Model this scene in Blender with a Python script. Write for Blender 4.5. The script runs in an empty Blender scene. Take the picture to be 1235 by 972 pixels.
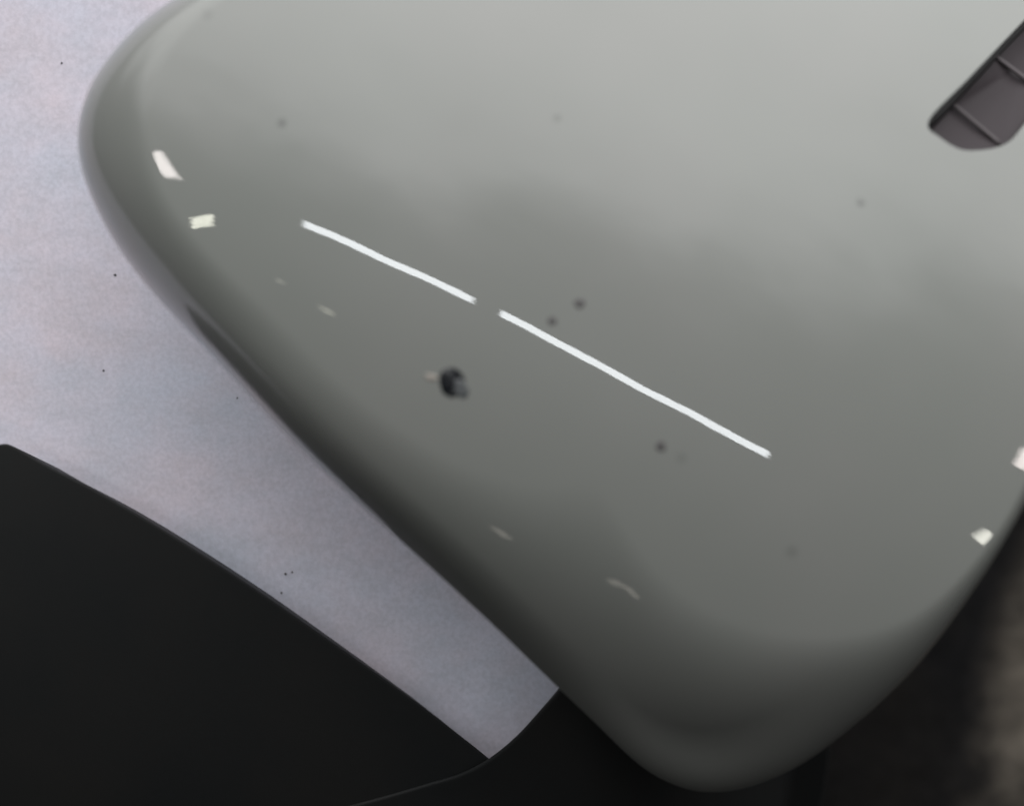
import bpy, math
import numpy as np
from mathutils import Vector, Matrix

# ------------------------------------------------------------------ camera, world, lamps, exposure
S = 0.0002            # metres per pixel of the 1235 px wide photograph, on the pale panel
H = 0.50              # camera height over the pale panel
sc = bpy.context.scene
cam = bpy.data.cameras.new('camera'); co = bpy.data.objects.new('camera', cam)
sc.collection.objects.link(co); sc.camera = co
co.location = (0, 0, H)
cam.sensor_width = 36; cam.lens = 36 * H / (1235 * S)
cam.clip_start = 0.01; cam.clip_end = 50
cam.dof.use_dof = True; cam.dof.focus_distance = 0.512; cam.dof.aperture_fstop = 6.0

w = bpy.data.worlds.new('World'); sc.world = w; w.use_nodes = True
wt = w.node_tree; bg = wt.nodes['Background']
tc = wt.nodes.new('ShaderNodeTexCoord')
dot = wt.nodes.new('ShaderNodeVectorMath'); dot.operation = 'DOT_PRODUCT'
dot.inputs[1].default_value = Vector((0.09, 0.89, 0.45)).normalized()   # the bright end of the room
sq = wt.nodes.new('ShaderNodeVectorMath'); sq.operation = 'MULTIPLY'; sq.inputs[1].default_value = (0.6, 1, 1)   # a wide bright end wall
nm = wt.nodes.new('ShaderNodeVectorMath'); nm.operation = 'NORMALIZE'
wt.links.new(tc.outputs['Generated'], sq.inputs[0]); wt.links.new(sq.outputs[0], nm.inputs[0]); wt.links.new(nm.outputs[0], dot.inputs[0])
wr = wt.nodes.new('ShaderNodeValToRGB'); wr.color_ramp.interpolation = 'B_SPLINE'
e = wr.color_ramp.elements
WMAX = 8.0
WORLD = ((0.0, (0.030, 0.027, 0.023)), (0.30, (0.03, 0.027, 0.024)), (0.50, (0.04, 0.04, 0.04)), (0.66, (0.10, 0.101, 0.103)),
         (0.77, (0.19, 0.19, 0.195)), (0.83, (0.75, 0.75, 0.76)), (0.89, (3.6, 3.62, 3.62)), (1.0, (5.0, 5.0, 4.97)))
e[0].position = 0.0; e[0].color = (*[v/WMAX for v in WORLD[0][1]], 1)
e[1].position = 1.0; e[1].color = (*[v/WMAX for v in WORLD[-1][1]], 1)
for p, c in WORLD[1:-1]:
    k = e.new(p); k.color = (*[v/WMAX for v in c], 1)
mr = wt.nodes.new('ShaderNodeMapRange'); mr.inputs[1].default_value = -1; mr.inputs[2].default_value = 1
nz = wt.nodes.new('ShaderNodeTexNoise'); nz.inputs['Scale'].default_value = 2.2; nz.inputs['Detail'].default_value = 4
wt.links.new(tc.outputs['Generated'], nz.inputs['Vector'])
ma = wt.nodes.new('ShaderNodeMath'); ma.operation = 'MULTIPLY_ADD'; ma.inputs[1].default_value = 0.24; ma.inputs[2].default_value = -0.12
wt.links.new(nz.outputs['Fac'], ma.inputs[0])
ad = wt.nodes.new('ShaderNodeMath'); ad.operation = 'ADD'
wt.links.new(dot.outputs['Value'], mr.inputs[0]); wt.links.new(mr.outputs[0], ad.inputs[0]); wt.links.new(ma.outputs[0], ad.inputs[1])
wt.links.new(ad.outputs[0], wr.inputs['Fac']); wt.links.new(wr.outputs['Color'], bg.inputs['Color'])
bg.inputs['Strength'].default_value = WMAX*0.655

def lamp(name, loc, target, sx, sy, watts, col=(1, 1, 1), xaxis=None):
    l = bpy.data.lights.new(name, 'AREA'); l.shape = 'RECTANGLE'; l.size = sx; l.size_y = sy
    l.energy = watts; l.color = col
    o = bpy.data.objects.new(name, l); sc.collection.objects.link(o)
    z = (Vector(loc) - Vector(target)).normalized()
    x = Vector(xaxis) if xaxis else Vector((1, 0, 0))
    x = (x - z * x.dot(z)).normalized(); y = z.cross(x)
    m = Matrix((x, y, z)).transposed().to_4x4(); m.translation = Vector(loc); o.matrix_world = m
    return o

# wide soft window light from the far (top) side

# ceiling tubes and smaller ceiling fittings of the room, 2 to 2.4 m above the panel
C0 = (0, 0, 0.05)
def bar_lamp(name, a, b, wd, rad, col=(1, 1, 1)):
    a, b = Vector(a), Vector(b); L = (b-a).length
    return lamp(name, (a+b)/2, C0, L, wd, rad*L*wd*math.pi, col, (b-a)/L)
bar_lamp('ceiling_tube_light', (-0.980, 0.421, 2.4), (-0.316, 0.154, 2.4), 0.046, 17, (0.93, 0.97, 1.0))
bar_lamp('ceiling_tube_light', (-0.220, 0.111, 2.4), (0.792, -0.419, 2.4), 0.046, 17, (0.93, 0.97, 1.0))
bar_lamp('ceiling_spot_light', (-1.435, 0.632, 1.947), (-1.406, 0.500, 1.997), 0.065, 16, (1.0, 0.93, 0.90))
for k in (-1, 0, 1):
    bar_lamp('ceiling_strip_light', (-1.404+0.006*k, 0.259+0.025*k, 2.039), (-1.311+0.006*k, 0.306+0.025*k, 2.091), 0.012, 26, (1.0, 1.0, 0.84))
bar_lamp('far_strip_light', (-0.990, -0.092, 2.263), (-0.953, -0.111, 2.277), 0.040, 2.6, (1.0, 0.98, 0.8))
bar_lamp('far_strip_light', (-1.125, 0.023, 2.206), (-1.101, 0.003, 2.218), 0.032, 1.5, (1.0, 0.98, 0.8))
bar_lamp('low_strip_light', (-0.76, -1.925, 1.315), (-0.85, -1.94, 1.24), 0.11, 2.0, (1.0, 0.93, 0.82))
bar_lamp('right_strip_light', (1.515, -0.615, 1.905), (1.575, -0.55, 1.88), 0.055, 16, (1.0, 0.99, 0.88))
bar_lamp('right_strip_light', (1.750, -0.14, 1.80), (1.80, -0.03, 1.76), 0.045, 17, (1.0, 0.90, 0.86))
sc.view_settings.view_transform = 'Standard'; sc.view_settings.look = 'None'
sc.view_settings.exposure = 0; sc.view_settings.gamma = 1
sc.render.resolution_x = 1024; sc.render.resolution_y = 805

# ------------------------------------------------------------------ helpers
rng = np.random.default_rng(4)
def P(px, py, z=0.0):
    f = S * (H - z) / H
    return ((px - 617.5) * f, (486 - py) * f)

def spline(pts, n):
    """closed Catmull-Rom through rows of pts, resampled to n rows and smoothed"""
    p = np.array(pts, float); m = len(p); out = []
    for i in range(m):
        a, b, c, d = p[i-1], p[i], p[(i+1) % m], p[(i+2) % m]
        t = np.linspace(0, 1, 40, endpoint=False)[:, None]
        out.append(0.5*((2*b)+(c-a)*t+(2*a-5*b+4*c-d)*t*t+(3*b-a-3*c+d)*t**3))
    q = np.concatenate(out)
    seg = np.linalg.norm(np.roll(q[:, :2], -1, 0)-q[:, :2], axis=1); L = np.concatenate([[0], np.cumsum(seg)])
    u = np.linspace(0, L[-1], n, endpoint=False); qq = np.vstack([q, q[:1]])
    return np.stack([np.interp(u, L, qq[:, k]) for k in range(q.shape[1])], 1)

def smooth(q, it):
    for _ in range(it): q = 0.25*np.roll(q, 1, 0)+0.5*q+0.25*np.roll(q, -1, 0)
    return q

def mesh_obj(name, V, F, mat, parent=None, sm=True):
    me = bpy.data.meshes.new(name); me.from_pydata([tuple(v) for v in V], [], F)
    me.materials.append(mat); me.update()
    if sm: me.polygons.foreach_set('use_smooth', [True]*len(me.polygons))
    o = bpy.data.objects.new(name, me); sc.collection.objects.link(o)
    if parent: o.parent = parent
    return o

def ring_surface(rings, cap_first=False, cap_last=True):
    n = len(rings[0]); V = np.concatenate(rings); F = []
    for i in range(len(rings)-1):
        for j in range(n):
            k = (j+1) % n; F.append((i*n+j, i*n+k, (i+1)*n+k, (i+1)*n+j))
    V = [tuple(v) for v in V]
    if cap_last:
        c = tuple(np.mean(rings[-1], 0)); V.append(c); b = (len(rings)-1)*n
        for j in range(n): F.append((b+j, b+(j+1) % n, len(V)-1))
    if cap_first: F.append(tuple(range(n-1, -1, -1)))
    return V, F

def mat(name, col, rough=0.5, coat=0.0, spec=0.5):
    m = bpy.data.materials.new(name); m.use_nodes = True
    b = m.node_tree.nodes['Principled BSDF']
    b.inputs['Base Color'].default_value = (*col, 1); b.inputs['Roughness'].default_value = rough
    b.inputs['Coat Weight'].default_value = coat; b.inputs['Coat Roughness'].default_value = 0.022
    b.inputs['Specular IOR Level'].default_value = spec
    return m, m.node_tree, b

def noise(nt, scale, detail=4, rough=0.55, coord='Object', stretch=None):
    t = nt.nodes.new('ShaderNodeTexCoord'); n = nt.nodes.new('ShaderNodeTexNoise')
    n.inputs['Scale'].default_value = scale; n.inputs['Detail'].default_value = detail; n.inputs['Roughness'].default_value = rough
    if stretch:
        mp = nt.nodes.new('ShaderNodeMapping'); mp.inputs['Scale'].default_value = stretch
        nt.links.new(t.outputs[coord], mp.inputs['Vector']); nt.links.new(mp.outputs[0], n.inputs['Vector'])
    else: nt.links.new(t.outputs[coord], n.inputs['Vector'])
    return n
def ramp(nt, src, stops):
    r = nt.nodes.new('ShaderNodeValToRGB'); r.color_ramp.elements[0].position = stops[0][0]; r.color_ramp.elements[0].color = (*stops[0][1], 1)
    r.color_ramp.elements[1].position = stops[-1][0]; r.color_ramp.elements[1].color = (*stops[-1][1], 1)
    for p, c in stops[1:-1]: k = r.color_ramp.elements.new(p); k.color = (*c, 1)
    nt.links.new(src, r.inputs['Fac']); return r
def mix(nt, a, b, fac, mode='MIX'):
    m = nt.nodes.new('ShaderNodeMix'); m.data_type = 'RGBA'; m.blend_type = mode
    for i, v in ((0, fac), (6, a), (7, b)):
        if hasattr(v, 'is_linked') or hasattr(v, 'links'): nt.links.new(v, m.inputs[i])
        else: m.inputs[i].default_value = v if i == 0 else (*v, 1)
    return m.outputs[2]
def bump(nt, b, src, strength, dist):
    n = nt.nodes.new('ShaderNodeBump'); n.inputs['Strength'].default_value = strength; n.inputs['Distance'].default_value = dist
    nt.links.new(src, n.inputs['Height']); nt.links.new(n.outputs[0], b.inputs['Normal'])

# ------------------------------------------------------------------ cover shape (shared by mesh, chips and slot)
A1 = math.radians(-28)                 # long axis of the cover, down to the right
def dome(x, y):
    cx, cy = P(690, 400, .06)
    u = (x-cx)*math.cos(A1)+(y-cy)*math.sin(A1); v = -(x-cx)*math.sin(A1)+(y-cy)*math.cos(A1)
    wave = 0.9e-5*np.sin(150*u+60*v+0.6)+0.6e-5*np.sin(310*u-90*v)
    return 0.066 - u*u/(2*0.42) - v*v/(2*0.175) + wave
# px, py, fillet width (mm), fillet drop (mm)
OUT = [(255,-28,10,15),(205,0,10,15),(165,30,10,15),(128,70,10,15),(103,110,11,16),(91,152,14,20),(92,192,17,23),(105,235,19,25),(130,285,20,26),
 (165,335,20,26),(210,385,20,26),(250,425,18,23),(300,477,19,27),(355,533,21,30),(420,593,23,34),(480,645,26,38),(540,698,29,40),(600,753,32,40),
 (665,815,35,40),(715,862,44,50),(765,910,50,56),(800,932,52,58),(838,944,52,58),(880,943,50,56),(930,929,44,48),(980,905,36,38),(1040,865,22,28),
 (1090,820,14,22),(1132,770,9,16),(1175,710,5,11),(1208,658,3.5,9),(1240,600,3.5,9),(1290,490,5,10),(1340,350,14,18),(1380,190,14,18),(1400,20,14,18),
 (1385,-140,14,18),(1300,-260,14,18),(1100,-310,14,18),(850,-285,14,18),(600,-205,13,18),(400,-112,12,17)]
NS = 720
oq = smooth(spline(OUT, NS), 14)
oq[:, 2:] = smooth(oq[:, 2:], 900)
# how far round the edge is rolled: fully at the left end, less along the lower edge
EE = np.interp(oq[:, 1], [380, 720], [0.0, 0.11])*(oq[:, 0] < 1000) + 0.02*(oq[:, 0] >= 1000)
EE = smooth(EE[:, None], 300)[:, 0]
xy = np.zeros((NS, 2))
for i, (px, py, R, D) in enumerate(oq):
    z = 0.05
    for _ in range(4):
        x, y = P(px, py, z); z = dome(x, y) - 0.75*D*0.001
    xy[i] = (x, y)
CC = np.array(P(720, 360, .06))
tan = np.roll(xy, -1, 0)-np.roll(xy, 1, 0); nor = np.stack([tan[:, 1], -tan[:, 0]], 1); nor /= np.linalg.norm(nor, axis=1)[:, None]
Ls = np.abs(((xy-CC)*nor).sum(1)); Ls = smooth(Ls[:, None], 500)[:, 0]
ang = np.unwrap(np.arctan2(xy[:, 1]-CC[1], xy[:, 0]-CC[0])); sgn = 1 if ang[-1] > ang[0] else -1
rad = np.linalg.norm(xy-CC, axis=1)
rads = smooth(rad[:, None], 1400)[:, 0]
order = np.argsort(np.mod(ang, 2*np.pi)); aw = np.mod(ang, 2*np.pi)[order]
def per(v, a): return np.interp(np.mod(a, 2*np.pi), np.concatenate([[aw[-1]-2*np.pi], aw, [aw[0]+2*np.pi]]), np.concatenate([[v[order][-1]], v[order], [v[order][0]]]))
def drop(q, D, e=0.0):
    q = np.clip(q, 0, 1); q = e+(1-e)*q
    return D*(1-np.sqrt(np.maximum(0, 1-(1-q)**2.15)))
def height(x, y):
    x = np.asarray(x, float); y = np.asarray(y, float)
    a = np.arctan2(y-CC[1], x-CC[0]); rr_ = np.hypot(x-CC[0], y-CC[1]); ra = per(rad, a)
    w_ = np.clip((1-rr_/ra)/0.16, 0, 1); w_ = w_*w_*(3-2*w_)
    r = rr_/(ra*(1-w_)+per(rads, a)*w_)
    d = np.maximum(0, 1-r)*per(Ls, a)
    return dome(x, y) - drop(d/(per(oq[:, 2], a)*1e-3), per(oq[:, 3], a)*1e-3, per(EE, a))
def normal(x, y, h=2e-4):
    gx = (height(x+h, y)-height(x-h, y))/(2*h); gy = (height(x, y+h)-height(x, y-h))/(2*h)
    n = np.stack([-gx, -gy, np.ones_like(gx)], -1); return n/np.linalg.norm(n, axis=-1, keepdims=True)
def hit(px, py):
    z = 0.06
    for _ in range(40):
        x, y = P(px, py, z); z = 0.5*z+0.5*float(height(x, y))
    return x, y, float(height(x, y))

if not globals().get('ONLY_SHAPE'):
    # ---------------------------------------------------------------- materials
    m_pale, nt, b = mat('pale_paint', (0.60, 0.60, 0.66), 0.55)
    n1 = noise(nt, 22, 5, 0.6, stretch=(1, 1.3, 1)); c1 = ramp(nt, n1.outputs['Fac'], [(0.34, (0.60, 0.615, 0.715)), (0.50, (0.655, 0.625, 0.715)), (0.66, (0.70, 0.625, 0.695))])
    n2 = noise(nt, 900, 3, 0.7); c2 = ramp(nt, n2.outputs['Fac'], [(0.35, (0.88, 0.88, 0.88)), (0.65, (1.03, 1.03, 1.03))])
    n3 = noise(nt, 60, 6, 0.7, stretch=(1, 1.6, 1)); c3 = ramp(nt, n3.outputs['Fac'], [(0.35, (0.90, 0.91, 0.90)), (0.62, (1.0, 1.0, 1.0))])
    cc = mix(nt, c1.outputs[0], c3.outputs[0], 1.0, 'MULTIPLY'); cc = mix(nt, cc, c2.outputs[0], 1.0, 'MULTIPLY')
    nt.links.new(cc, b.inputs['Base Color']); bump(nt, b, n2.outputs['Fac'], 0.15, 0.0002)

    m_white, nt, b = mat('glossy_white_paint', (0.20, 0.21, 0.195), 0.40, 1.0, 0.3)
    n1 = noise(nt, 14, 3); c1 = ramp(nt, n1.outputs['Fac'], [(0.3, (0.190, 0.200, 0.185)), (0.7, (0.208, 0.211, 0.199))])
    # faint soft specks in the lacquer
    col = c1.outputs[0]; tcn = nt.nodes.new('ShaderNodeTexCoord')
    for (px, py, rr, k) in ((340,149,7,.55),(672,143,6,.7),(1038,245,7,.6),(955,665,9,.82),(250,18,9,.85),(822,552,8,.85)):
        hx, hy, hz = hit(px, py)
        d = nt.nodes.new('ShaderNodeVectorMath'); d.operation = 'DISTANCE'; d.inputs[1].default_value = (hx, hy, hz)
        nt.links.new(tcn.outputs['Object'], d.inputs[0])
        r_ = nt.nodes.new('ShaderNodeMapRange'); r_.inputs[1].default_value = 0.3*rr*S; r_.inputs[2].default_value = rr*S
        r_.inputs[3].default_value = k; r_.inputs[4].default_value = 1.0; nt.links.new(d.outputs['Value'], r_.inputs[0])
        cb = nt.nodes.new('ShaderNodeCombineColor')
        for q in range(3): nt.links.new(r_.outputs[0], cb.inputs[q])
        col = mix(nt, col, cb.outputs[0], 1.0, 'MULTIPLY')
    nt.links.new(col, b.inputs['Base Color'])
    op = noise(nt, 170, 2, 0.5); bn = nt.nodes.new('ShaderNodeBump'); bn.inputs['Strength'].default_value = 1.0; bn.inputs['Distance'].default_value = 0.000006
    nt.links.new(op.outputs['Fac'], bn.inputs['Height']); nt.links.new(bn.outputs[0], b.inputs['Coat Normal'])

    m_black, nt, b = mat('matte_black_plastic', (0.012, 0.013, 0.014), 0.6, 0, 0.14)
    n1 = noise(nt, 2500, 2); bump(nt, b, n1.outputs['Fac'], 0.25, 0.0001)
    n2 = noise(nt, 25, 4); c2 = ramp(nt, n2.outputs['Fac'], [(0.3, (0.0115, 0.0125, 0.013)), (0.7, (0.0145, 0.0145, 0.0142))]); nt.links.new(c2.outputs[0], b.inputs['Base Color'])
    m_inset, nt, b = mat('dark_inset_plastic', (0.046, 0.038, 0.042), 0.55, 0, 0.2)
    n1 = noise(nt, 1500, 2); bump(nt, b, n1.outputs['Fac'], 0.2, 0.0001)
    m_seam, nt, b = mat('paler_seam_plastic', (0.105, 0.092, 0.097), 0.5, 0, 0.3)  # seams in a paler tone than the inset
    m_gap, nt, b = mat('black_gap_shadow', (0.012, 0.011, 0.012), 0.6)  # near-black that stands in for the shadow in the slot gap
    m_chip, nt, b = mat('bare_black_primer', (0.006, 0.007, 0.009), 0.30)
    m_flank, nt, b = mat('grey_lit_flank', (0.075, 0.08, 0.083), 0.5)  # grey that paints in the lit flank of the chip
    m_dirt, nt, b = mat('grey_brown_grit', (0.085, 0.08, 0.08), 0.7)
    m_flake, nt, b = mat('lifted_paint_flake', (0.30, 0.27, 0.24), 0.4)
    m_speck, nt, b = mat('black_speck', (0.01, 0.01, 0.01), 0.8)
    m_cloth, nt, b = mat('dark_ground', (0.01, 0.01, 0.01), 0.9, 0, 0.1)
    n1 = noise(nt, 9, 6, 0.62, stretch=(1.2, 0.7, 1)); n2 = noise(nt, 160, 4, 0.7)
    c1 = ramp(nt, n1.outputs['Fac'], [(0.40, (0.010, 0.010, 0.011)), (0.70, (0.018, 0.016, 0.014))])
    c2 = ramp(nt, n2.outputs['Fac'], [(0.3, (0.55, 0.55, 0.55)), (0.7, (1, 1, 1))])
    # a long brownish streak: warm light on a fold, painted into the ground colour
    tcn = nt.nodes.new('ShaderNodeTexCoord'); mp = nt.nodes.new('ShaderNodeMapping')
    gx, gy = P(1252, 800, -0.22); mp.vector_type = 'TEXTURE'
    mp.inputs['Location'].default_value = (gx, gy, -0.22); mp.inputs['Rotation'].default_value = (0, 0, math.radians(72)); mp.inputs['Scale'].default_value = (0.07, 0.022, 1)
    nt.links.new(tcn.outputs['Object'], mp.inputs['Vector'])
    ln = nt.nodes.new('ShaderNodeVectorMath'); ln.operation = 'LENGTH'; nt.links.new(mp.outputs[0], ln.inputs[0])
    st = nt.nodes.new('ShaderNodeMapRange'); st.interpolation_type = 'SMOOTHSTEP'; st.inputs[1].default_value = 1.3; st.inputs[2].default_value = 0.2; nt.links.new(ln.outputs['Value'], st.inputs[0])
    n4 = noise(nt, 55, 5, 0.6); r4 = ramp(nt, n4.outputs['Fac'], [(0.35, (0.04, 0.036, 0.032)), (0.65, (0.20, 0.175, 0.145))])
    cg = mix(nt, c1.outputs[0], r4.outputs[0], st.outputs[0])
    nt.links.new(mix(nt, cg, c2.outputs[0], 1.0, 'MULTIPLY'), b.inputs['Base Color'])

    # ---------------------------------------------------------------- pale panel and the dark ground behind it
    # the panel is a slab with a rounded right hand edge, gently bowed
    def fall(y): return 0.15*np.maximum(0, -(np.asarray(y)+0.005))**2     # the bodywork curves away towards the viewer's side
    def panel_z(x, y): return float(-0.0012*math.cos(7*x+3)*math.sin(9*y)-0.030-fall(y))
    NX, NY = 90, 70
    x0, x1, y0, y1 = -0.42, 0.020, -0.13, 0.42
    V = []; F = []
    for j in range(NY+1):
        for i in range(NX+1):
            x = x0+(x1-x0)*i/NX; y = y0+(y1-y0)*j/NY
            V.append((x, y, panel_z(x, y)))
    for j in range(NY):
        for i in range(NX): a = j*(NX+1)+i; F.append((a, a+1, a+NX+2, a+NX+1))
    pale = mesh_obj('pale_panel', V, F, m_pale)
    sd = pale.modifiers.new('thickness', 'SOLIDIFY'); sd.thickness = 0.012; sd.offset = -1
    pale['kind'] = 'structure'

    V = []; F = []; N = 120
    for j in range(N+1):
        for i in range(N+1):
            x = -1.6+3.2*i/N; y = -1.6+3.2*j/N
            V.append((x, y, -0.22+0.012*math.sin(14*x+5*y)+0.006*math.sin(31*x-17*y)))
    for j in range(N):
        for i in range(N): a = j*(N+1)+i; F.append((a, a+1, a+N+2, a+N+1))
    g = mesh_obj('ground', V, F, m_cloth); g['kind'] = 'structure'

    # ---------------------------------------------------------------- the wing mirror
    root = bpy.data.objects.new('wing_mirror', None); sc.collection.objects.link(root)
    root['label'] = 'car wing mirror with chipped glossy white cover on a matte black arm'
    root['category'] = 'wing mirror'

    # cover
    NR = 230
    rings = []
    for i in range(NR):
        t = i/(NR-1); d = t**2.2                       # 0 at the edge, 1 near the centre
        r = 1-d*0.995
        p = CC+(xy-CC)*r
        if i == 0: z = dome(p[:, 0], p[:, 1])-drop(0*oq[:, 3], oq[:, 3]*1e-3, EE)
        else: z = height(p[:, 0], p[:, 1])
        rings.append(np.column_stack([p, z]))
    skirt = []
    for k, (f, dz) in enumerate(((0.972, -0.0075), (0.977, -0.006), (0.990, -0.0045), (0.997, -0.003), (1.0, -0.0012))):
        p = CC+(xy-CC)*f; skirt.append(np.column_stack([p, rings[0][:, 2]+dz]))
    V, F = ring_surface(skirt+rings, cap_first=True)
    if sgn < 0: F = [f[::-1] for f in F]
    cover = mesh_obj('cover', V, F, m_white, root)

    # slot: a closed prism cut out of the cover
    SLOT = [(1119,147),(1170,93),(1232,28),(1300,-42),(1345,-60),(1352,-20),(1325,40),(1280,100),(1235,151),(1222,168),(1200,179),(1166,182),(1150,177),(1134,166)]
    def slot_poly(scale, z=None):
        q = spline(SLOT, 150); q = smooth(q, 2); c = q.mean(0); q = c+(q-c)*scale
        return np.array([hit(a_, b_) for a_, b_ in q]) if z is None else q
    sp = slot_poly(1.0); cen = sp.mean(0); up = normal(np.array([cen[0]]), np.array([cen[1]]))[0]
    DEP = 0.010
    V, F = ring_surface([sp-up*DEP, sp+up*0.01], cap_first=True, cap_last=False); F.append(tuple(range(150, 300)))
    if sgn > 0: pass
    cut = mesh_obj('slot_cutter', V, F, m_gap, None, False)
    import bmesh
    bm = bmesh.new(); bm.from_mesh(cut.data); bmesh.ops.recalc_face_normals(bm, faces=bm.faces); bm.to_mesh(cut.data); bm.free()
    bo = cover.modifiers.new('b', 'BOOLEAN'); bo.object = cut; bo.solver = 'EXACT'
    dg = bpy.context.evaluated_depsgraph_get(); me = bpy.data.meshes.new_from_object(cover.evaluated_get(dg))
    cover.modifiers.clear(); cover.data = me; me.name = 'cover'
    bpy.data.objects.remove(cut)
    # analytic normals for the outer skin so that reflections stay clean round the cut
    nv = len(me.vertices); cov = np.zeros(nv*3); me.vertices.foreach_get('co', cov); cov = cov.reshape(-1, 3)
    na = normal(cov[:, 0], cov[:, 1]); onsurf = np.abs(height(cov[:, 0], cov[:, 1])-cov[:, 2]) < 1.5e-4
    nl = len(me.loops); lv = np.zeros(nl, int); me.loops.foreach_get('vertex_index', lv)
    npoly = len(me.polygons); pn = np.zeros(npoly*3); me.polygons.foreach_get('normal', pn); pn = pn.reshape(-1, 3)
    lt = np.zeros(npoly, int); me.polygons.foreach_get('loop_total', lt); lp = np.repeat(np.arange(npoly), lt)
    ok = onsurf[lv] & ((na[lv]*pn[lp]).sum(1) > 0.85) & (na[lv][:, 2] > 0.35)
    vn = np.zeros(nv*3); me.vertices.foreach_get('normal', vn); vn = vn.reshape(-1, 3)
    base_n = np.where(((vn[lv]*pn[lp]).sum(1) > 0.9)[:, None], vn[lv], pn[lp])
    me.normals_split_custom_set([tuple(v) for v in np.where(ok[:, None], na[lv], base_n)])

    # dark inset at the bottom of the slot, with its raised seams
    sp2 = slot_poly(1.06)
    def off(a, k): return a+up*k
    c2 = sp2.mean(0)
    rr = [off(sp2, -0.0078), off(sp2, -0.0050), off(c2+(sp2-c2)*0.985, -0.0044)] + [off(c2+(sp2-c2)*f, -0.0044-0.0*f) for f in (0.9, 0.7, 0.4)]
    V, F = ring_surface(rr, cap_first=True)
    if sgn < 0: F = [f[::-1] for f in F]
    inset = mesh_obj('slot_inset', V, F, m_inset, root)
    def bar_on(name, pa, pb, width, hgt, base, m, parent):
        a = np.array(hit(*pa))+up*base; bb = np.array(hit(*pb))+up*base
        n = 8; ax = (bb-a); L = np.linalg.norm(ax); ax /= L; sd_ = np.cross(up, ax)
        prof = [(-width, -0.0004), (-width*0.8, hgt*0.55), (-width*0.35, hgt*0.95), (width*0.35, hgt*0.95), (width*0.8, hgt*0.55), (width, -0.0004)]
        V = []; F = []
        for i in range(n+1):
            c = a+ax*L*i/n
            for (s_, h_) in prof: V.append(tuple(c+sd_*s_+up*h_))
        k = len(prof)
        for i in range(n):
            for j in range(k): F.append((i*k+j, i*k+(j+1) % k, (i+1)*k+(j+1) % k, (i+1)*k+j))
        F.append(tuple(range(k))); F.append(tuple(range(n*k+k-1, n*k-1, -1)))
        o = mesh_obj(name, V, F, m, parent)
        bmx = bmesh.new(); bmx.from_mesh(o.data); bmesh.ops.recalc_face_normals(bmx, faces=bmx.faces); bmx.to_mesh(o.data); bmx.free()
        return o
    bar_on('seam', (1164,114), (1222,163), 0.0005, 0.00022, -0.0044, m_seam, inset)
    bar_on('seam', (1214,55), (1290,112), 0.0006, 0.00022, -0.0044, m_seam, inset)
    bar_on('gap_shadow', (1118,151), (1325,-63), 0.0016, 0.0034, -0.0044, m_gap, inset)  # black strip painting in the gap shadow along the slot's upper left edge
    # raised panels between the seams
    
    # ------------------------------------------------- chips in the paint
    def patch(name, px, py, rpx, m, parent, hgt, seed, elong=1.0, ang_=0.0, bowl=False, irr=0.18):
        r = np.random.default_rng(seed); hx, hy, hz = hit(px, py)
        n = normal(np.array([hx]), np.array([hy]))[0]; n = Vector(n)
        t = n.cross(Vector((0, 1, 0))).normalized(); t2 = n.cross(t)
        K = 28; th = np.linspace(0, 2*np.pi, K, endpoint=False)
        f = 1+irr*np.sin(2*th+r.uniform(0, 6))+irr*0.7*np.sin(3*th+r.uniform(0, 6))+irr*0.4*np.sin(5*th+r.uniform(0, 6))+r.normal(0, irr*0.15, K)
        V = []; rad_ = rpx*S*0.88
        prof = ((1.0, -0.00005), (0.92, hgt*0.6), (0.6, hgt), (0.25, hgt*0.9)) if not bowl else ((1.12, -0.00005), (1.0, hgt), (0.85, hgt*0.15+0.00003), (0.4, 0.00005))
        rings_ = []
        for s_, hh in prof:
            ring = []
            for q in range(K):
                u = math.cos(th[q])*f[q]*s_*rad_*elong; v = math.sin(th[q])*f[q]*s_*rad_
                u2 = u*math.cos(ang_)-v*math.sin(ang_); v2 = u*math.sin(ang_)+v*math.cos(ang_)
                pt = Vector((hx, hy, hz))+t*u2+t2*v2
                z = float(height(pt.x, pt.y))
                ring.append((pt.x, pt.y, z+hh))
            rings_.append(np.array(ring))
        V, F = ring_surface(rings_)
        o = mesh_obj(name, V, F, m, parent)
        bmx = bmesh.new(); bmx.from_mesh(o.data); bmesh.ops.recalc_face_normals(bmx, faces=bmx.faces); bmx.to_mesh(o.data); bmx.free()
        return o
    c = patch('paint_chip', 545, 461, 14.5, m_chip, cover, 0.00012, 3, 1.12, 1.35, True, 0.05)
    c['label'] = 'large black chip in the paint with a pale flake at its left'
    patch('chip_edge', 554, 468, 10.5, m_flank, cover, 0.00016, 8, 1.25, -0.7, False, 0.10)  # light on the chip's flank, put into the colour of this patch
    patch('chip_core', 540, 460, 9.5, m_chip, cover, 0.00022, 5, 1.7, 1.75, False, 0.06)
    patch('paint_flake', 520, 455, 4.6, m_flake, cover, 0.00015, 11, 1.5, -0.35, False, 0.15)
    for i, (px, py, r) in enumerate(((699,366,6.5),(666,387,5.5),(797,538,6.5))):
        patch('paint_speck', px, py, r, m_dirt, cover, 0.00012, 20+i, 1.0, i*1.1, False, 0.07)

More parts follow.
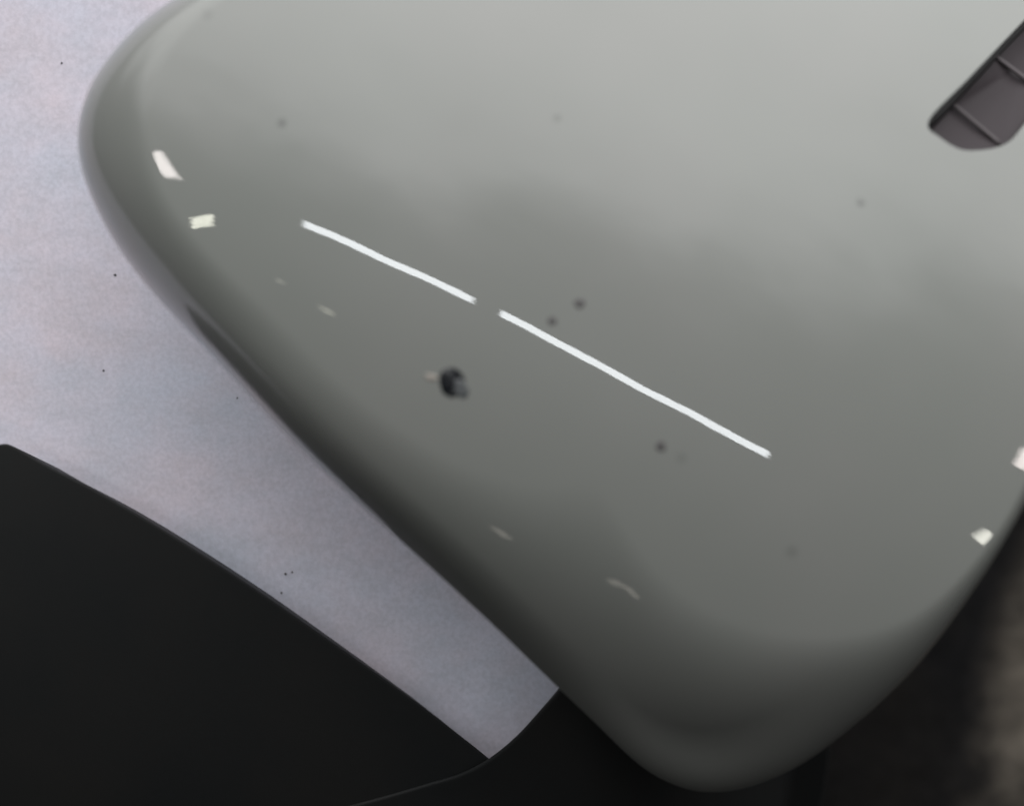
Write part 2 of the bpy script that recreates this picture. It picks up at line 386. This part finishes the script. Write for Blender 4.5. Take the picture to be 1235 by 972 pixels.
    # ------------------------------------------------- black arm and base plate under the cover
    def slab(name, outline, m, parent, R, topf, bottom, n=420, rnd=6, hgt_ref=0.006, inner=46, under=0.88, lip=False):
        q = smooth(spline(outline, n), rnd)
        p = np.array([P(a_, b_, hgt_ref) for a_, b_ in q])
        for _ in range(5):
            zz = topf(p[:, 0], p[:, 1])-R; p = np.array([P(a_, b_, min(z_, 0.02)) for (a_, b_), z_ in zip(q, zz)])
        c = p.mean(0)
        tn = np.roll(p, -1, 0)-np.roll(p, 1, 0); nn = np.stack([tn[:, 1], -tn[:, 0]], 1); nn /= np.linalg.norm(nn, axis=1)[:, None]
        if ((p-c)*nn).sum() < 0: nn = -nn
        rings_ = [np.column_stack([c+(p-c)*under, np.full(n, bottom)])]
        if lip: rings_.append(np.column_stack([c+(p-c)*0.84, topf(p[:, 0], p[:, 1])-R-0.018]))
        for k in range(9):
            a_ = k/8*math.pi/2; ins = R*(1-math.cos(a_)); pp = p-nn*ins
            z = topf(pp[:, 0], pp[:, 1])-R*(1-math.sin(a_)); rings_.append(np.column_stack([pp, z]))
        last = rings_[-1][:, :2]
        for k in range(1, inner):
            f = 1-(k/inner)**1.3; pp = c+(last-c)*f; rings_.append(np.column_stack([pp, topf(pp[:, 0], pp[:, 1])]))
        V, F = ring_surface(rings_, cap_first=True)
        o = mesh_obj(name, V, F, m, parent)
        bmx = bmesh.new(); bmx.from_mesh(o.data); bmesh.ops.recalc_face_normals(bmx, faces=bmx.faces); bmx.to_mesh(o.data); bmx.free()
        return o
    # denser straight runs keep the corners where they are
    base_out = [(-60,565),(-25,548),(-8,539),(4,535),(14,537),(30,546),(60,563),(120,594),(200,641),(300,705),(400,774),(500,845),(560,891),(588,913),(620,940),(660,975),(720,1040),(760,1130),(600,1240),(300,1280),(0,1260),(-150,1120),(-190,900),(-150,700)]
    ax_, ay_ = P(590, 915)
    def base_top(x, y):
        # plate that dishes down away from its upper corner
        return 0.0055 - 15*fall(y)
    slab('base_plate', base_out, m_black, root, 0.0005, base_top, -0.06, n=900, rnd=3)
    arm_out = [(150,1050),(250,1020),(330,994),(400,976),(460,960),(515,944),(555,932),(590,914),(622,888),(650,858),(680,825),(720,780),(775,735),(850,730),(900,760),(960,800),(1000,870),(980,1000),(900,1120),(780,1200),(600,1230),(300,1180),(130,1080)]
    def arm_top(x, y):
        # rises from the plate to the underside of the cover
        cx, cy = P(560, 960); d = (x-cx)*0.80+(y-cy)*0.60
        t = np.clip((d+0.01)/0.07, 0, 1); t = t*t*(3-2*t)
        e_ = np.maximum(0, x-P(690, 0)[0]); return 0.0062+0.017*t-15*fall(y)-np.minimum(22*e_**2, 0.09)
    slab('arm', arm_out, m_black, root, 0.0010, arm_top, -0.2, under=0.6, lip=True, n=700, rnd=4, hgt_ref=0.008)

    # ---------------------------------------------------------------- specks of dirt on the pale panel
    for (px, py, r) in ((75,77,1.5),(139,332,1.8),(125,447,1.6),(286,480,1.2),(344,692,1.8),(339,715,1.5),(352,690,1.4)):
        x, y = P(px, py, -0.03); K = 8; a0 = rng.uniform(0, 3)
        zt = panel_z(x, y)
        rg = [np.array([(x+r*S*f*(1+0.25*math.sin(3*q+a0))*math.cos(q*math.pi/4), y+r*S*f*math.sin(q*math.pi/4), zt+h_) for q in range(K)]) for f, h_ in ((1, -0.00005), (0.8, 0.00012), (0.3, 0.0002))]
        V, F = ring_surface(rg)
        o = mesh_obj('speck', V, F, m_speck if py < 500 else m_dirt, pale)
